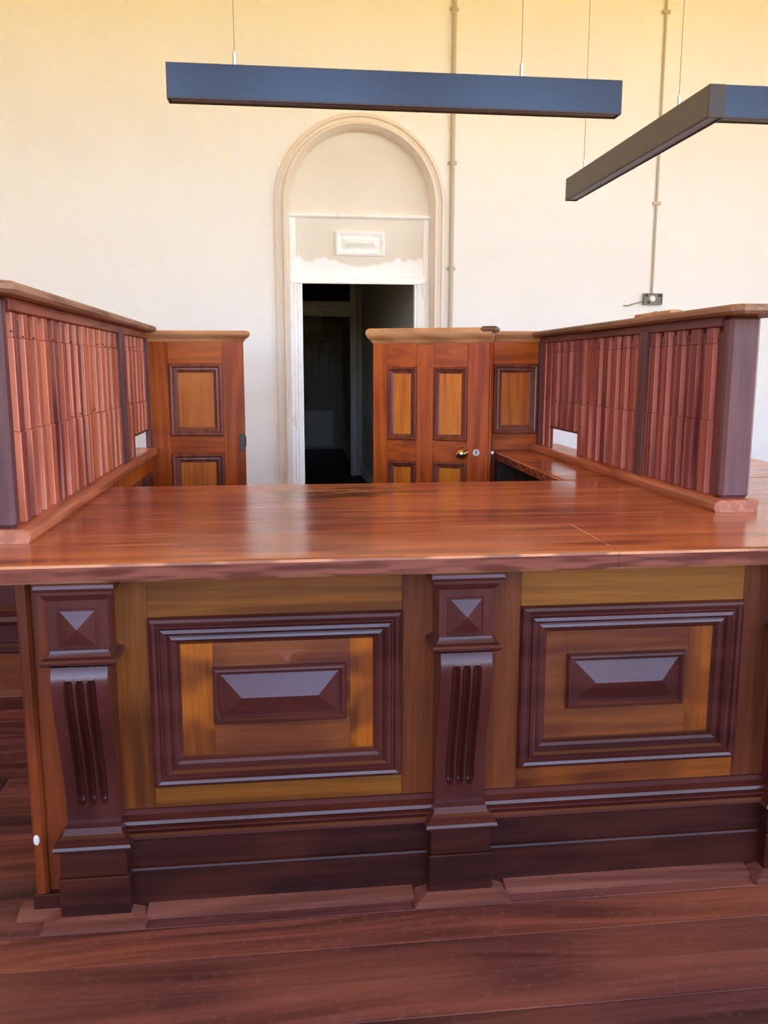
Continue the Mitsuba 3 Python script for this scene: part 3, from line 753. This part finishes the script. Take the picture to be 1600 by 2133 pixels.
obj('strike_plate', bx(-0.248, -0.219, 4.970, 4.982, 1.03, 1.125, 0.002), 'iron', PL)
obj('strike_box', bx(-0.225, -0.212, 4.972, 5.0, 1.05, 1.11, 0.003), 'iron', PL)
PR = partition('partition_panel', 'narrow panelled partition behind the open door, joined to right screen', 1.20, 1.505, (1.225, 1.492), 1.652, False)

# ------------------------------------------------------------------ the low panelled door standing ajar
at(0.520, 5.0, 0.0, -20.85)
dl = thing('panelled_door', 'low orange panelled door standing ajar with brass knob, in front of dark doorway', 'door')
DW, DT = 0.672, 0.040
zt = 1.640
obj('core', bx(0.0, DW, 0.012, DT, 0.004, zt, 0.002), 'door_upright', dl)
cols = ((0.086, 0.257), (0.355, 0.550))
zz = ((1.085, 1.500), (0.20, 0.962))
obj('stile', bx(0, cols[0][0], 0.0, 0.02, 0.0, zt, 0.002), 'door_upright', dl)
obj('stile', bx(cols[1][1], DW, 0.0, 0.02, 0.0, zt, 0.002), 'door_upright', dl)
obj('muntin', bx(cols[0][1], cols[1][0], 0.0, 0.02, 0.2, 1.5, 0.0015), 'door_upright', dl)
for a, b in cols:
    for z0, z1 in ((1.500, zt), (0.962, 1.085), (0.0, 0.20)):
        obj('rail', bx(a, b, 0.0, 0.02, z0, z1, 0.0015), 'door_across', dl)
    for z0, z1 in zz:
        obj('panel_moulding', frame(a, b, z0, z1, [(0, -0.004), (0.002, 0.008), (0.008, 0.011), (0.014, 0.006), (0.020, -0.002), (0.030, -0.008), (0.036, -0.010)], 0.0), 'door_moulding', dl)
        obj('panel', frame(a + 0.034, b - 0.034, z0 + 0.034, z1 - 0.034, [(0, -0.012), (0.002, -0.009), (0.006, -0.009)], 0.0, True), 'door_field', dl)
cp = [(-0.004, zt - 0.010), (0.008, zt + 0.002), (0.012, zt + 0.012), (0.024, zt + 0.022), (0.032, zt + 0.034), (0.036, zt + 0.048), (0.036, zt + 0.060), (0.030, zt + 0.070), (0.018, zt + 0.078)]
rs = [np.array([[-o, DT + o, z], [-o, -o, z], [DW + 0.004 + o * 0.3, -o, z], [DW + 0.004 + o * 0.3, DT + o, z]]) for o, z in cp]
obj('cap', rings(rs, True, True), 'cap_across', dl, smooth=25)
obj('cap_end', bx(DW - 0.05, DW + 0.045, -0.045, DT + 0.045, zt + 0.052, zt + 0.084, 0.012), 'cap_wood', dl)
obj('edge_strip', bx(DW, DW + 0.012, 0.004, DT + 0.012, 0.0, zt, 0.003), 'door_upright', dl)
kn = obj('knob', lathe([(0.0, 0.070), (0.014, 0.069), (0.026, 0.062), (0.032, 0.049), (0.031, 0.037), (0.021, 0.028), (0.011, 0.023), (0.010, 0.008)], 'y', 28, (0.526, 0.0, 1.017)), 'brass', dl, smooth=40, label='bright brass round knob')
obj('knob_rose', lathe([(0.010, 0.012), (0.028, 0.011), (0.034, 0.005), (0.036, 0.0)], 'y', 24, (0.526, 0.0, 1.017)), 'brass', kn, smooth=40)
es = obj('escutcheon', lathe([(0.0, 0.004), (0.019, 0.004), (0.021, 0.0)], 'y', 24, (0.606, 0.0, 1.022)), 'pewter', dl, smooth=30)
obj('keyhole', [lathe([(0, 0.0052), (0.0045, 0.005), (0.0045, 0.0)], 'y', 12, (0.606, 0.0, 1.026)), bx(0.604, 0.608, -0.005, 0.0, 1.010, 1.026)], 'black', es)
obj('latch_plate', bx(DW + 0.010, DW + 0.016, 0.010, 0.040, 0.95, 1.08, 0.001), 'iron', dl)
obj('latch_bolt', bx(DW + 0.012, DW + 0.032, 0.016, 0.034, 1.010, 1.034, 0.004), 'steel', dl)
at()

# ------------------------------------------------------------------ pendant lights
ZL0, ZL1 = 2.350, 2.459
def pendant_bar(k, p0, p1, w=0.060, z0=ZL0, z1=ZL1, face='lamp_sky_blue'):
    """A box-section bar between two points (x, y) on the axis; returns nothing, adds the parts."""
    p0, p1 = np.array(p0, float), np.array(p1, float)
    L = np.linalg.norm(p1 - p0); ang = math.degrees(math.atan2(p1[1] - p0[1], p1[0] - p0[0]))
    at(p0[0], p0[1], 0.0, ang)
    h = w / 2
    hs = obj('housing', [bx(0, L, -h, -h + 0.004, z0 + 0.004, z1, 0.0015), bx(0, L, h - 0.004, h, z0 + 0.004, z1, 0.0015), bx(0.003, L - 0.003, -h + 0.003, h - 0.003, z1 - 0.03, z1 - 0.012)], face, k)
    obj('end_cap', bx(-0.003, 0.003, -h, h, z0, z1, 0.001), 'lamp_edge', hs)
    obj('end_cap', bx(L - 0.003, L + 0.003, -h, h, z0, z1, 0.001), 'lamp_edge', hs)
    obj('diffuser', bx(0.004, L - 0.004, -h + 0.006, h - 0.006, z0 + 0.004, z0 + 0.012, 0.002), 'lamp_diffuser', hs)
    obj('lower_edge', [bx(0, L, -h, -h + 0.007, z0, z0 + 0.006, 0.001), bx(0, L, h - 0.007, h, z0, z0 + 0.006, 0.001)], 'lamp_edge', hs)
    at()
def hang(k, x, y, tilt=0.0):
    obj('suspension_wire', rod([x, y, ZL1 + 0.04], [x + tilt, y, ZC], 0.0016, 6), 'wire_metal', k)
    g = obj('gripper', [rod([x, y, ZL1 - 0.012], [x, y, ZL1 + 0.045], 0.006, 10), rod([x, y, ZL1 + 0.03], [x, y, ZL1 + 0.05], 0.004, 8)], 'steel', k)
    obj('ceiling_rose', lathe([(0.03, 0.0), (0.03, -0.02), (0.0, -0.025)], 'z', 16, (x + tilt, y, ZC)), 'steel', k)
p1 = thing('pendant_light', 'long straight dark grey box pendant light hanging over the counter', 'pendant light')
pendant_bar(p1, (-0.349, 3.03), (1.160, 3.03))
hang(p1, -0.136, 3.03); hang(p1, 0.818, 3.03)
p2 = thing('pendant_light', 'L-shaped dark grey box pendant light hanging at the right', 'pendant light')
pendant_bar(p2, (1.532, 3.03), (3.0, 3.03))
pendant_bar(p2, (1.502, 3.0), (1.502, 4.52), face='lamp_paint_dull')
hang(p2, 1.502, 3.30); hang(p2, 1.502, 4.34); hang(p2, 2.6, 3.03)

# ------------------------------------------------------------------ conduits and boxes on the far wall
YC = YF - 0.018
c1 = thing('conduit', 'painted vertical conduit pipe right of the arched doorway', 'conduit')
obj('pipe', rod([1.256, YC, 0.2], [1.256, YC, ZC], 0.0165, 14), 'conduit_paint', c1, smooth=40)
for z in (2.221, 2.966, 4.0):
    obj('saddle', [rod([1.256, YC, z - 0.015], [1.256, YC, z + 0.015], 0.021, 14), bx(1.222, 1.29, YF - 0.006, YF, z - 0.012, z + 0.012, 0.002)], 'conduit_paint', c1)
c2 = thing('conduit', 'thin surface conduit running down to the grey outlet box', 'conduit')
obj('pipe', rod([2.822, YF - 0.010, 2.05], [2.822, YF - 0.010, ZC], 0.0095, 10), 'conduit_paint', c2, smooth=40)
for z in (2.72, 4.05):
    obj('saddle', bx(2.792, 2.852, YF - 0.021, YF, z - 0.012, z + 0.012, 0.003), 'conduit_paint', c2)
b1 = thing('outlet_box', 'open grey metal outlet box on the wall above the right screen', 'outlet box')
obj('box', [bx(2.752, 2.898, YF - 0.03, YF - 0.024, 1.974, 2.058, 0.002), frame(2.752, 2.898, 1.974, 2.058, [(0, -0.03), (0, 0.006), (0.006, 0.006), (0.006, 0.0)], YF - 0.03)], 'box_grey', b1)
obj('insert', lathe([(0, 0.014), (0.02, 0.012), (0.026, 0.0)], 'y', 16, (2.818, YF - 0.03, 2.018)), 'ivory', b1, smooth=40)
for x, z in ((2.772, 2.042), (2.875, 2.042), (2.79, 1.990)):
    obj('hole', bx(x - 0.011, x + 0.011, YF - 0.033, YF - 0.029, z - 0.008, z + 0.008, 0.002), 'black', b1)
whole('loose_cable', tube([[2.754, YF - 0.012, 2.0], [2.70, YF - 0.012, 1.985], [2.64, YF - 0.01, 1.968], [2.60, YF - 0.008, 1.966]], 0.0055), 'wire_metal', 'short frayed cable stub leaving the grey outlet box', 'cable')
b2 = thing('outlet_box', 'small outlet half hidden by the cap of the right screen', 'outlet box')
obj('box', bx(2.842, 2.932, YF - 0.03, YF, 1.86, 1.925, 0.004), 'box_grey', b2)
obj('socket_face', bx(2.86, 2.915, YF - 0.034, YF - 0.028, 1.875, 1.912, 0.003), 'ivory', b2)
